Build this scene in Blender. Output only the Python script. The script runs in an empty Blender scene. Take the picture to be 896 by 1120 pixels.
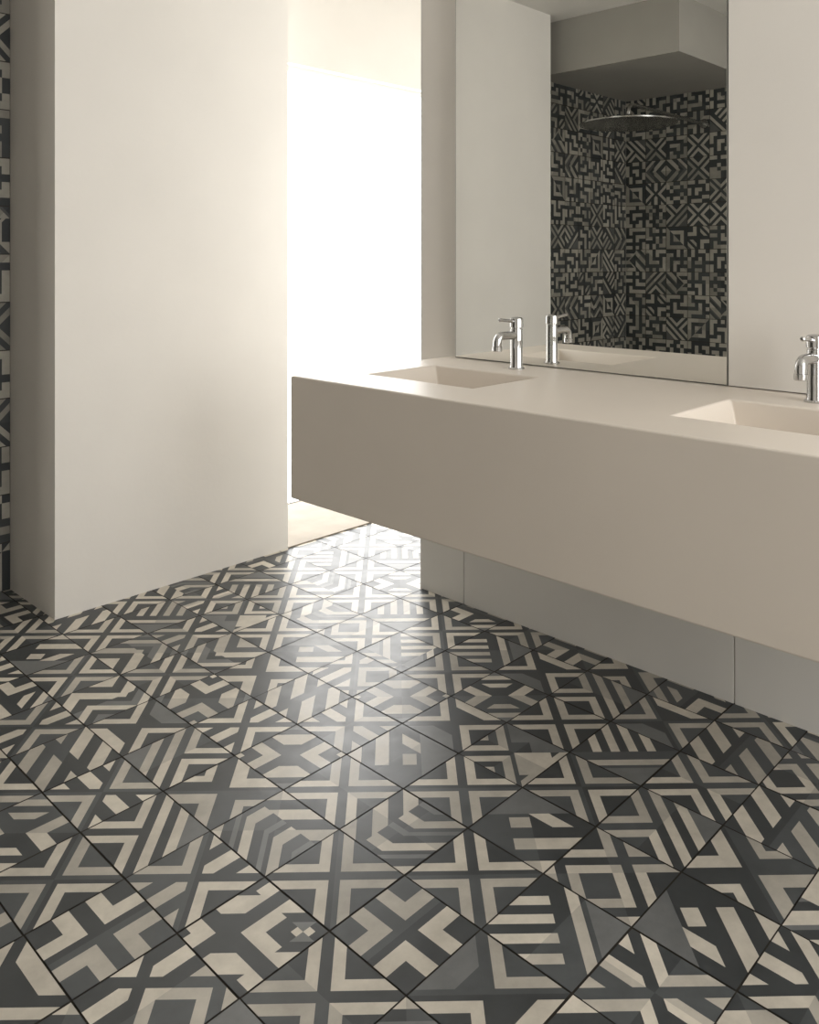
import bpy, bmesh, math, random
import numpy as np
from mathutils import Vector, Matrix
random.seed(7)
rng = np.random.RandomState(5)
scene = bpy.context.scene
scene.view_settings.view_transform = 'Standard'

# ------------------------------------------------------------------ materials
def new_mat(name):
    m = bpy.data.materials.new(name); m.use_nodes = True
    nt = m.node_tree
    return m, nt, nt.nodes['Principled BSDF']

def plaster(name, col, rough=0.6, var=0.04, bump=0.03, scale=3.0, spec=0.3):
    m, nt, b = new_mat(name)
    N, L = nt.nodes, nt.links
    tc = N.new('ShaderNodeTexCoord')
    n = N.new('ShaderNodeTexNoise'); n.inputs['Scale'].default_value = scale; n.inputs['Detail'].default_value = 5
    L.new(tc.outputs['Object'], n.inputs['Vector'])
    r = N.new('ShaderNodeValToRGB')
    r.color_ramp.elements[0].position = .3; r.color_ramp.elements[1].position = .7
    r.color_ramp.elements[0].color = (*[c*(1-var) for c in col], 1)
    r.color_ramp.elements[1].color = (*[min(1, c*(1+var)) for c in col], 1)
    L.new(n.outputs['Fac'], r.inputs['Fac']); L.new(r.outputs['Color'], b.inputs['Base Color'])
    n2 = N.new('ShaderNodeTexNoise'); n2.inputs['Scale'].default_value = 60; n2.inputs['Detail'].default_value = 3
    L.new(tc.outputs['Object'], n2.inputs['Vector'])
    bp = N.new('ShaderNodeBump'); bp.inputs['Strength'].default_value = bump; bp.inputs['Distance'].default_value = .01
    L.new(n2.outputs['Fac'], bp.inputs['Height']); L.new(bp.outputs['Normal'], b.inputs['Normal'])
    b.inputs['Roughness'].default_value = rough
    b.inputs['Specular IOR Level'].default_value = spec
    return m

M_wall = plaster('wall_plaster', (.78, .75, .705), var=.02, rough=.75, spec=.2)
M_pass = plaster('passage_plaster', (.66, .652, .63), var=.02, rough=.8, spec=.1)
M_ceil = plaster('ceiling_paint', (.75, .73, .69))
M_counter = plaster('vanity_solid_surface', (.76, .695, .62), rough=.42, var=.02, bump=.01, spec=.4)
M_stone = plaster('threshold_stone', (.27, .235, .19), rough=.6, var=.1, scale=9, spec=.2)
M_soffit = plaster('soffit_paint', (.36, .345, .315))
M_panel = plaster('wall_panel_lacquer', (.75, .735, .70), rough=.22, var=.02, bump=.005, spec=.6)

def tile_mat(name, tones, rough, r2, bump):
    m, nt, b = new_mat(name)
    N, L = nt.nodes, nt.links
    at = N.new('ShaderNodeAttribute'); at.attribute_name = 'tone'
    rp = N.new('ShaderNodeValToRGB'); rp.color_ramp.interpolation = 'CONSTANT'
    e = rp.color_ramp.elements
    e[0].position = 0; e[0].color = (*tones[0], 1)
    e[1].position = .125; e[1].color = (*tones[1], 1)
    for p, c in ((.375, tones[2]), (.625, tones[3]), (.875, tones[4])):
        x = e.new(p); x.color = (*c, 1)
    L.new(at.outputs['Fac'], rp.inputs['Fac'])
    tc = N.new('ShaderNodeTexCoord')
    ns = N.new('ShaderNodeTexNoise'); ns.inputs['Scale'].default_value = 14; ns.inputs['Detail'].default_value = 8; ns.inputs['Roughness'].default_value = .65
    L.new(tc.outputs['Object'], ns.inputs['Vector'])
    mr = N.new('ShaderNodeMapRange'); mr.inputs['From Min'].default_value = .3; mr.inputs['From Max'].default_value = .7
    mr.inputs['To Min'].default_value = .82; mr.inputs['To Max'].default_value = 1.13
    L.new(ns.outputs['Fac'], mr.inputs['Value'])
    at2 = N.new('ShaderNodeAttribute'); at2.attribute_name = 'shade'
    mu = N.new('ShaderNodeMath'); mu.operation = 'MULTIPLY'
    L.new(mr.outputs['Result'], mu.inputs[0]); L.new(at2.outputs['Fac'], mu.inputs[1])
    vm = N.new('ShaderNodeVectorMath'); vm.operation = 'SCALE'
    L.new(rp.outputs['Color'], vm.inputs[0]); L.new(mu.outputs[0], vm.inputs['Scale'])
    L.new(vm.outputs['Vector'], b.inputs['Base Color'])
    rr = N.new('ShaderNodeMapRange'); rr.inputs['To Min'].default_value = rough; rr.inputs['To Max'].default_value = r2
    rr.inputs['From Min'].default_value = .3; rr.inputs['From Max'].default_value = .7
    L.new(ns.outputs['Fac'], rr.inputs['Value']); L.new(rr.outputs['Result'], b.inputs['Roughness'])
    n3 = N.new('ShaderNodeTexNoise'); n3.inputs['Scale'].default_value = 9; n3.inputs['Detail'].default_value = 4
    L.new(tc.outputs['Object'], n3.inputs['Vector'])
    bp = N.new('ShaderNodeBump'); bp.inputs['Strength'].default_value = bump; bp.inputs['Distance'].default_value = .01
    L.new(n3.outputs['Fac'], bp.inputs['Height']); L.new(bp.outputs['Normal'], b.inputs['Normal'])
    return m
M_tile = tile_mat('cement_tile', [(.048, .053, .056), (.078, .085, .089), (.160, .166, .166), (.46, .43, .375), (.61, .565, .485)], .33, .47, .10)
M_wtile = tile_mat('wall_cement_tile', [(.030, .034, .036), (.045, .050, .051), (.085, .087, .084), (.26, .245, .21), (.36, .34, .29)], .45, .6, .1)
M_grout = plaster('grout', (.050, .044, .038), rough=.9)

m, nt, b = new_mat('chrome'); M_chrome = m
b.inputs['Base Color'].default_value = (.56, .56, .56, 1); b.inputs['Metallic'].default_value = 1; b.inputs['Roughness'].default_value = .09
m, nt, b = new_mat('brushed_steel'); M_steel = m
b.inputs['Base Color'].default_value = (.38, .38, .37, 1); b.inputs['Metallic'].default_value = 1; b.inputs['Roughness'].default_value = .25
m, nt, b = new_mat('mirror_glass'); M_mirror = m
b.inputs['Base Color'].default_value = (.84, .845, .82, 1); b.inputs['Metallic'].default_value = 1; b.inputs['Roughness'].default_value = 0.0
m, nt, b = new_mat('mirror_edge'); M_medge = m
b.inputs['Base Color'].default_value = (.18, .18, .16, 1); b.inputs['Roughness'].default_value = .4
m, nt, b = new_mat('aluminium_frame'); M_alu = m
b.inputs['Base Color'].default_value = (.75, .74, .70, 1); b.inputs['Roughness'].default_value = .4

# ------------------------------------------------------------------ helpers
def link(name, me, mats):
    o = bpy.data.objects.new(name, me)
    for mm in mats: me.materials.append(mm)
    scene.collection.objects.link(o)
    return o

def boxes(name, lst, mats, bevel=0):
    bm = bmesh.new()
    for it in lst:
        x0, x1, y0, y1, z0, z1 = it[:6]; mi = it[6] if len(it) > 6 else 0
        vs = [bm.verts.new((x, y, z)) for x in (x0, x1) for y in (y0, y1) for z in (z0, z1)]
        for f in ((0,1,3,2),(4,6,7,5),(0,4,5,1),(2,3,7,6),(0,2,6,4),(1,5,7,3)):
            fc = bm.faces.new([vs[i] for i in f]); fc.material_index = mi
    bmesh.ops.recalc_face_normals(bm, faces=bm.faces)
    me = bpy.data.meshes.new(name); bm.to_mesh(me); bm.free()
    o = link(name, me, mats)
    if bevel:
        md = o.modifiers.new('bevel', 'BEVEL'); md.width = bevel; md.segments = 3; md.limit_method = 'ANGLE'
    return o

def sweep(bm, pts, rad, seg=28, caps=True, flat=1.0):
    pts = [Vector(p) for p in pts]
    rings = []
    n = len(pts)
    up = Vector((0, 1, 0))
    for i, p in enumerate(pts):
        a = pts[max(i-1, 0)]; c = pts[min(i+1, n-1)]
        t = (c-a)
        if t.length < 1e-7: t = Vector((0, 0, 1))
        t.normalize()
        s = up.cross(t)
        if s.length < 1e-4: s = Vector((1, 0, 0)).cross(t)
        s.normalize(); w = t.cross(s).normalized()
        ring = [bm.verts.new(p + s*(rad[i]*math.cos(2*math.pi*k/seg))*flat + w*(rad[i]*math.sin(2*math.pi*k/seg))) for k in range(seg)]
        rings.append(ring)
    for i in range(n-1):
        for k in range(seg):
            bm.faces.new((rings[i][k], rings[i][(k+1) % seg], rings[i+1][(k+1) % seg], rings[i+1][k]))
    if caps:
        bm.faces.new(rings[0][::-1]); bm.faces.new(rings[-1])

def finish(bm, name, mats, ang=35):
    bmesh.ops.recalc_face_normals(bm, faces=bm.faces)
    me = bpy.data.meshes.new(name); bm.to_mesh(me); bm.free()
    me.polygons.foreach_set('use_smooth', [True]*len(me.polygons))
    me.set_sharp_from_angle(angle=math.radians(ang))
    return link(name, me, mats)

# ------------------------------------------------------------------ patterned tiles
NG = 12
def tri_layout(n):
    V = []; T = []; C = []
    idx = {}
    for j in range(n+1):
        for i in range(n+1):
            idx[(i, j)] = len(V); V.append((i/n, j/n))
    for j in range(n):
        for i in range(n):
            c = len(V); V.append(((i+.5)/n, (j+.5)/n))
            q = [idx[(i, j)], idx[(i+1, j)], idx[(i+1, j+1)], idx[(i, j+1)]]
            for k in range(4):
                T.append((q[k], q[(k+1) % 4], c))
                P = [V[q[k]], V[q[(k+1) % 4]], V[c]]
                C.append((sum(p[0] for p in P)/3, sum(p[1] for p in P)/3))
    return np.array(V), np.array(T), np.array(C)
TV, TT, TC = tri_layout(NG)
D, D2, G, K2, K = 0.0, .25, 0.5, .75, 1.0
def bands(x, seq):
    i = int(math.floor(x + 1e-6)); i = max(0, min(i, len(seq)-1))
    return {'d': D, 'g': G, 'k': K}[seq[i]]
KEYS = [
 ["KK.KKK","K....K","K.KK..","..K..K","K.K.KK","K....."],
 ["K.KKKK","K.K...","K.K.KK","....K.","KK.KK.","K....."],
 ["KKK.KK","..K.K.","K...K.","K.KKK.","K.....","KK.K.K"],
 ["K.K.KK","K.K...","K.KK.K","K.....","KK.K.K","...K.K"],
 ["KK..KK","K.K..K",".K..K.",".K..K.","K..K.K","KK..KK"],
 [".KK.K.","K...K.","K.K..K","..KK.K","K....K","K.KK.."],
 ["K..K.K","KK.K.K","...K..",".KKK.K",".K...K","...KK."],
]
def design(kind, a, b):
    p, q = abs(a+b), abs(a-b); m = max(abs(a), abs(b)); s = abs(a)+abs(b)
    k = min(p, q); kk = min(abs(a), abs(b))
    if kind == 'X':  return bands(k, 'dkkddd')
    if kind == 'XA':
        if k < 1: return D
        return bands(k, 'dkkddd') if abs(a) > abs(b) else bands(abs(a), 'kddkkk')
    if kind == 'XB':
        if k < 1: return D
        return (K if k < 4 else D) if abs(a) > abs(b) else bands(k, 'dddkkd')
    if kind == 'XD':
        if k < 1: return D
        if b > abs(a): return bands(b, 'ddddkk')
        if b < -abs(a): return G if -b > 3 else D
        return bands(k, 'dkkddd')
    if kind == 'P':  return bands(kk, 'dkkddd')
    if kind == 'P2':
        if kk < 1: return D
        return bands(kk, 'dkkddk') if a*b > 0 else bands(s, 'ddddkkkkddgg')
    if kind == 'P4':
        if kk < 1: return D
        return bands(s, 'ddddkkddkkgg') if a*b > 0 else bands(kk, 'dkkddd')
    if kind == 'P5':
        if abs(a) < 1: return D
        return bands((b+abs(a)+12) % 6, 'kkkddd') if a > 0 else bands((abs(a)-b+12) % 6, 'kkkddd')
    if kind == 'H':
        if a > b: return bands(q, 'dkkddkkggggg')
        return bands(k, 'dkkddd')
    if kind == 'H3':
        if a > b: return bands(q, 'dddkkddddddd') if q < 6 else G
        return bands(p, 'dkkddkkddddd')
    if kind == 'H2':
        if a > b: return bands(min(6-a, b+6), 'kkddkkddkk')
        return bands(min(6-b, a+6), 'ddkkddggg')
    if kind == 'R':
        if b > 1: return bands((a-b+12) % 6, 'kkddgd')
        if b < -2: return bands((a+b+12) % 6, 'kkkddd')
        return bands((a+11) % 6, 'kkddgd')
    if kind == 'R2':
        if a > 0: return bands((b+6) % 4, 'kkdd') if s > 5 else bands(s, 'ddddkk')
        return bands((a-b+12) % 6, 'kkkddg')
    if kind == 'C':  return bands((abs(a)+b+12) % 6, 'kkddgg' if b > 1 else 'kkkddd')
    if kind == 'T':
        if a > b and a > -b: return G if s > 4 else D
        if b < -abs(a): return K if s < 8 or m > 5 else D
        return bands(k, 'dkkddk')
    if kind == 'F':
        if a+b > 4: return G
        if a-b > 4: return D
        if b > abs(a): return bands(b, 'ddkkdd')
        return bands((a+b+12) % 6, 'kkkddd')
    if kind.startswith('K'):
        g = KEYS[int(kind[1])]
        i = min(5, int((a+6)//2)); j = min(5, int((b+6)//2))
        return K if g[j][i] == 'K' else D
    return D
MASKS = [lambda a, b: a > 0, lambda a, b: b > 0, lambda a, b: a+b > 0, lambda a, b: a > b,
         lambda a, b: a*b > 0, lambda a, b: abs(a) > abs(b), lambda a, b: False, lambda a, b: False]
def tones(kind, rot, flip, mask, sh):
    out = np.zeros(len(TC), dtype=np.float32)
    for n, (u, v) in enumerate(TC):
        a = (u-.5)*NG; b = (v-.5)*NG
        if flip: a = -a
        for _ in range(rot): a, b = -b, a
        mk = MASKS[mask](a, b)
        if sh:
            a = (a+sh[0]+6) % 12-6; b = (b+sh[1]+6) % 12-6
        t = design(kind, a, b)
        if mk:
            if t == D: t = D2
            elif t == K: t = K2
        out[n] = t
    return out
_cache = {}
def get_tones(*key):
    if key not in _cache: _cache[key] = tones(*key)
    return _cache[key]

def tile_mesh(name, origin, du, dv, nu, nv, size, gap, kinds, mats, skip=None, pshift=0.08, jit=.0006, kinds2=None):
    o = np.array(origin, float); du = np.array(du, float); dv = np.array(dv, float)
    nrm = np.cross(du, dv)
    nV, nT = len(TV), len(TT)
    Vs, Ts, tn, sh = [], [], [], []
    off = 0
    shifts = [(3, 0), (0, 3), (2, 2)]
    for j in range(nv):
        for i in range(nu):
            if skip and skip(i, j): continue
            ks = kinds if (kinds2 is None or (i+j) % 2 == 0) else kinds2
            kind = ks[rng.randint(len(ks))]
            sf = shifts[rng.randint(len(shifts))] if rng.rand() < pshift else None
            t = get_tones(kind, int(rng.randint(4)), bool(rng.randint(2)), int(rng.randint(len(MASKS))), sf)
            h = rng.uniform(-.0003, .0003)
            jx, jy = rng.uniform(-jit, jit, 2); ang = rng.uniform(-.004, .004)
            w = size - gap
            cu = (i+.5)*size + jx; cv = (j+.5)*size + jy
            lx = (TV[:, 0]-.5)*w; ly = (TV[:, 1]-.5)*w
            uu = cu + lx - ang*ly; vv = cv + ly + ang*lx
            Vs.append(o + uu[:, None]*du + vv[:, None]*dv + nrm*h)
            Ts.append(TT + off); off += nV
            tn.append(t); s = rng.uniform(.84, 1.1); sh.append(np.full(nT, s, np.float32))
    V = np.concatenate(Vs); T = np.concatenate(Ts); tn = np.concatenate(tn); sh = np.concatenate(sh)
    U = nu*size; W = nv*size
    base = len(V)
    bv = [o + x*du + y*dv - nrm*.003 for (x, y) in ((0, 0), (U, 0), (U, W), (0, W))]
    bf = [(base, base+1, base+2), (base, base+2, base+3)]
    V = np.concatenate([V, np.array(bv)]); nt_ = len(T)
    T = np.concatenate([T, np.array(bf)])
    me = bpy.data.meshes.new(name)
    me.vertices.add(len(V)); me.vertices.foreach_set('co', V.astype(np.float32).ravel())
    me.loops.add(len(T)*3); me.loops.foreach_set('vertex_index', T.astype(np.int32).ravel())
    me.polygons.add(len(T))
    me.polygons.foreach_set('loop_start', np.arange(0, len(T)*3, 3, dtype=np.int32))
    mi = np.zeros(len(T), np.int32); mi[nt_:] = 1
    me.update(calc_edges=True)
    me.polygons.foreach_set('material_index', mi)
    at = me.attributes.new('tone', 'FLOAT', 'FACE'); at.data.foreach_set('value', np.concatenate([tn, np.zeros(len(bf), np.float32)]))
    at = me.attributes.new('shade', 'FLOAT', 'FACE'); at.data.foreach_set('value', np.concatenate([sh, np.ones(len(bf), np.float32)]))
    me.validate()
    return link(name, me, mats)

# ------------------------------------------------------------------ room dimensions
CH = 2.81
XW, XM, XE = -1.22, 2.36, 4.30
YS, YP, YN = -1.60, 2.936, 3.33
PX0, PX1 = 1.262, 2.278

TS = .2
ox, oy = -1.368, -1.595
nu, nv = 29, 25
fk1 = ['X']*6 + ['XA']*3 + ['XB']*2 + ['XD']*2
fk2 = ['P']*4 + ['P4']*3 + ['P2']*2 + ['P5']*3 + ['H3']*3 + ['H']*2 + ['C','C','R','R','F','T','XA','R2']
def skipf(i, j):
    x = ox + (i+.5)*TS; y = oy + (j+.5)*TS
    if x > XM + .25 and y < 2.1: return True
    if y > YP and x > PX0 + .1: return True
    return False
tile_mesh('floor', (ox, oy, 0), (1, 0, 0), (0, 1, 0), nu, nv, TS, .0038, fk1, [M_tile, M_grout], skip=skipf, kinds2=fk2)
boxes('floor_slab', [(-1.4, 4.45, -1.75, 3.5, -.12, -.005)], [M_grout])
boxes('trim_threshold', [(PX1, XE, YP, 3.45, -.004, .006)], [M_stone])

# ------------------------------------------------------------------ walls
boxes('wall_north', [
    (PX0, PX1, YP, 3.48, 0, CH),
    (1.08, PX0, YN+.01, 3.48, 0, CH),
    (.12, 1.08, 3.10, 3.48, 0, CH),
    (XW-.15, .12, YN+.01, 3.48, 0, CH),
    (PX1, XE+.15, 3.31, 3.48, 2.22, CH),
], [M_wall])
boxes('wall_east', [(XM, XE+.15, YS-.15, 2.214, 0, CH)], [M_wall])
boxes('wall_passage', [(XE, XE+.15, 2.22, 3.48, 0, CH), (XM, XE, 2.2145, 2.22, 0, CH)], [M_pass])
boxes('wall_east_lining', [(2.31, XM, YS, .9995, .903, CH)], [M_wall])
boxes('wall_west', [(XW-.15, XW-.01, YS-.15, 3.34, 0, CH)], [M_wall])
sx0, sx1, sz0, sz1 = .45, 2.25, .3, 2.72  # opening for an added window behind the camera, sized for fill light
boxes('wall_south', [
    (XW-.01, sx0, YS-.15, YS, 0, CH), (sx1, XM, YS-.15, YS, 0, CH),
    (sx0, sx1, YS-.15, YS, 0, sz0), (sx0, sx1, YS-.15, YS, sz1, CH)], [M_wall])
boxes('ceiling', [(XW-.15, XE+.15, YS-.15, 3.48, CH, CH+.12)], [M_ceil])
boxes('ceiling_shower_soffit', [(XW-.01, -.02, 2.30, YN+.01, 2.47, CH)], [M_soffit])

boxes('window_1', [(PX1, XE, 3.36, 3.40, 2.195, 2.22),
                   (PX1, PX1+.02, 3.36, 3.40, 0.006, 2.2), (XE-.03, XE, 3.36, 3.40, 0.006, 2.2)], [M_alu])
boxes('added_fill_window', [(sx0, sx1, YS-.12, YS-.07, sz1-.04, sz1), (sx0, sx1, YS-.12, YS-.07, sz0, sz0+.04),
                   (sx0, sx0+.04, YS-.12, YS-.07, sz0, sz1), (sx1-.04, sx1, YS-.12, YS-.07, sz0, sz1)], [M_alu])  # frame of the added, unseen south window that brightens the pier and vanity

boxes('trim_wall_panel', [(XM-.006, XM, 2.002, 2.218, .0, .525), (XM-.006, XM, 1.004, 1.998, .0, .525), (XM-.006, XM, .0, 1.0, .0, .525)], [M_panel], bevel=.001)

wk = ['K0','K1','K2','K3','K4','K5','K6','K0','K2','K3','K5','P','P4','XA','X','H2','R2','C','H3','H']
tile_mesh('wall_tile_shower', (XW, YN, 0), (1, 0, 0), (0, 0, 1), 8, 15, .1665, .004, wk, [M_wtile, M_grout])
tile_mesh('wall_tile_west', (XW, YN-12*.1665, 0), (0, 1, 0), (0, 0, 1), 12, 15, .1665, .004, wk, [M_wtile, M_grout])
tile_mesh('wall_tile_niche', (1.08, YN, 0), (1, 0, 0), (0, 0, 1), 1, 15, .182, .004, wk, [M_wtile, M_grout])

# ------------------------------------------------------------------ vanity
def vanity():
    xs = [1.60, 1.79, 2.10, XM-.002]; ys = [.10, .48, .905, 1.49, 1.91, 2.05]
    zt, zb, zs = .90, .528, .79
    bm = bmesh.new()
    gt = {(i, j): bm.verts.new((x, y, zt)) for i, x in enumerate(xs) for j, y in enumerate(ys)}
    sinks = [(1, 1), (1, 3)]
    for i in range(len(xs)-1):
        for j in range(len(ys)-1):
            if (i, j) in sinks: continue
            bm.faces.new((gt[i, j], gt[i+1, j], gt[i+1, j+1], gt[i, j+1]))
    for (i, j) in sinks:
        top = [gt[i, j], gt[i+1, j], gt[i+1, j+1], gt[i, j+1]]
        ins = [(.03, .03), (-.012, .03), (-.012, -.03), (.03, -.03)]
        bot = [bm.verts.new((v.co.x+d[0], v.co.y+d[1], zs)) for v, d in zip(top, ins)]
        for k in range(4):
            bm.faces.new((top[k], top[(k+1) % 4], bot[(k+1) % 4], bot[k]))
        bm.faces.new(bot)
    loop = [(i, 0) for i in range(len(xs))] + [(len(xs)-1, j) for j in range(1, len(ys))] + \
           [(i, len(ys)-1) for i in range(len(xs)-2, -1, -1)] + [(0, j) for j in range(len(ys)-2, 0, -1)]
    tv = [gt[k] for k in loop]
    bv = [bm.verts.new((v.co.x, v.co.y, zb)) for v in tv]
    n = len(tv)
    for k in range(n):
        bm.faces.new((tv[k], bv[k], bv[(k+1) % n], tv[(k+1) % n]))
    bm.faces.new(bv)
    bmesh.ops.recalc_face_normals(bm, faces=bm.faces)
    me = bpy.data.meshes.new('floating_vanity'); bm.to_mesh(me); bm.free()
    o = link('floating_vanity', me, [M_counter])
    md = o.modifiers.new('bevel', 'BEVEL'); md.width = .005; md.segments = 3; md.limit_method = 'ANGLE'; md.angle_limit = .5
    for y in (.6925, 1.70):
        bm = bmesh.new()
        sweep(bm, [(1.96, y, zs-.001), (1.96, y, zs+.003), (1.96, y, zs+.003), (1.96, y, zs+.005)], [.03, .03, .024, .022], 32)
        d = finish(bm, 'sink_drain', [M_chrome]); d.parent = o
    return o
vanity()

# ------------------------------------------------------------------ faucets
def faucet(x, y):
    z = .9
    bm = bmesh.new()
    P = [(0, .0265), (.004, .0265), (.006, .024), (.006, .021), (.012, .0195), (.09, .0195), (.128, .0195), (.130, .0185), (.1305, .0175),
         (.134, .0175), (.1345, .0205), (.136, .0215), (.158, .0215), (.163, .020), (.166, .016), (.1675, .009)]
    sweep(bm, [(x, y, z+h) for h, r in P], [r for h, r in P], 36)
    pts = [(x-.008, y, z+.108), (x-.045, y, z+.111), (x-.078, y, z+.111)]
    rad = [.0135, .0135, .0135]
    for k in range(1, 8):
        a = math.radians(90*k/7)
        pts.append((x-.078-.022*math.sin(a), y, z+.111-.022*(1-math.cos(a)))); rad.append(.0135)
    pts += [(x-.100, y, z+.080), (x-.100, y, z+.079), (x-.100, y, z+.066), (x-.100, y, z+.064)]
    rad += [.0135, .0155, .0155, .0142]
    sweep(bm, pts, rad, 28)
    sweep(bm, [(x-.012, y, z+.153), (x-.03, y, z+.156), (x-.075, y, z+.161), (x-.088, y, z+.162), (x-.091, y, z+.162)],
          [.0065, .0055, .005, .006, .003], 18)
    return finish(bm, 'basin_faucet', [M_chrome], 30)
faucet(2.21, 1.655)
faucet(2.205, .735)

# ------------------------------------------------------------------ mirror
boxes('wall_mirror', [(2.3105, XM-.001, 1.002, 2.003, .902, CH-.002, 1), (2.309, 2.3105, 1.0045, 2.0005, .9045, CH-.004, 0)], [M_mirror, M_medge])

# ------------------------------------------------------------------ rain shower head (thin round plate)
bm = bmesh.new()
hx, hy, hz = -.145, 2.70, 2.10
prof = [(0, .292), (.002, .298), (.009, .300), (.013, .294), (.018, .15), (.022, .05), (.03, .028), (.058, .022), (.064, .014), (.08, .014)]
sweep(bm, [(hx, hy, hz+h) for h, r in prof], [r for h, r in prof], 72)
sweep(bm, [(hx, hy, hz+.075), (hx-.008, hy, hz+.105), (hx-.03, hy, hz+.125), (hx-.08, hy, hz+.13), (XW+.02, hy, hz+.13), (XW+.004, hy, hz+.13)],
      [.013]*6, 20)
sweep(bm, [(XW-.004, hy, hz+.13), (XW+.015, hy, hz+.13)], [.035, .033], 32)
finish(bm, 'rain_shower_head', [M_steel])

# ------------------------------------------------------------------ light
w = bpy.data.worlds.new('overcast_sky'); scene.world = w; w.use_nodes = True
bg = w.node_tree.nodes['Background']; bg.inputs['Color'].default_value = (1.0, .987, .96, 1); bg.inputs['Strength'].default_value = 6.2
def portal(name, loc, rot, sx, sy):
    l = bpy.data.lights.new(name, 'AREA'); l.shape = 'RECTANGLE'; l.size = sx; l.size_y = sy
    l.cycles.is_portal = True
    o = bpy.data.objects.new(name, l); o.location = loc; o.rotation_euler = rot; scene.collection.objects.link(o)
portal('window_light_portal', ((PX1+XE)/2, 3.42, 1.1), (math.radians(-90), 0, 0), XE-PX1, 2.22)
portal('window_light_portal', ((sx0+sx1)/2, YS-.13, (sz0+sz1)/2), (math.radians(90), 0, 0), sx1-sx0, sz1-sz0)  # sky portal at the added south fill window

# ------------------------------------------------------------------ camera
cam = bpy.data.cameras.new('camera'); co = bpy.data.objects.new('camera', cam); scene.collection.objects.link(co)
F = 927.0
cam.sensor_fit = 'VERTICAL'; cam.sensor_height = 36; cam.lens = F/1120*36
cam.shift_y = -275/1120
cam.clip_start = .02
co.location = (0, 0, 1.25)
fwd = math.atan2(.695, .719)
co.rotation_euler = (math.radians(90), 0, fwd - math.pi/2)
scene.camera = co
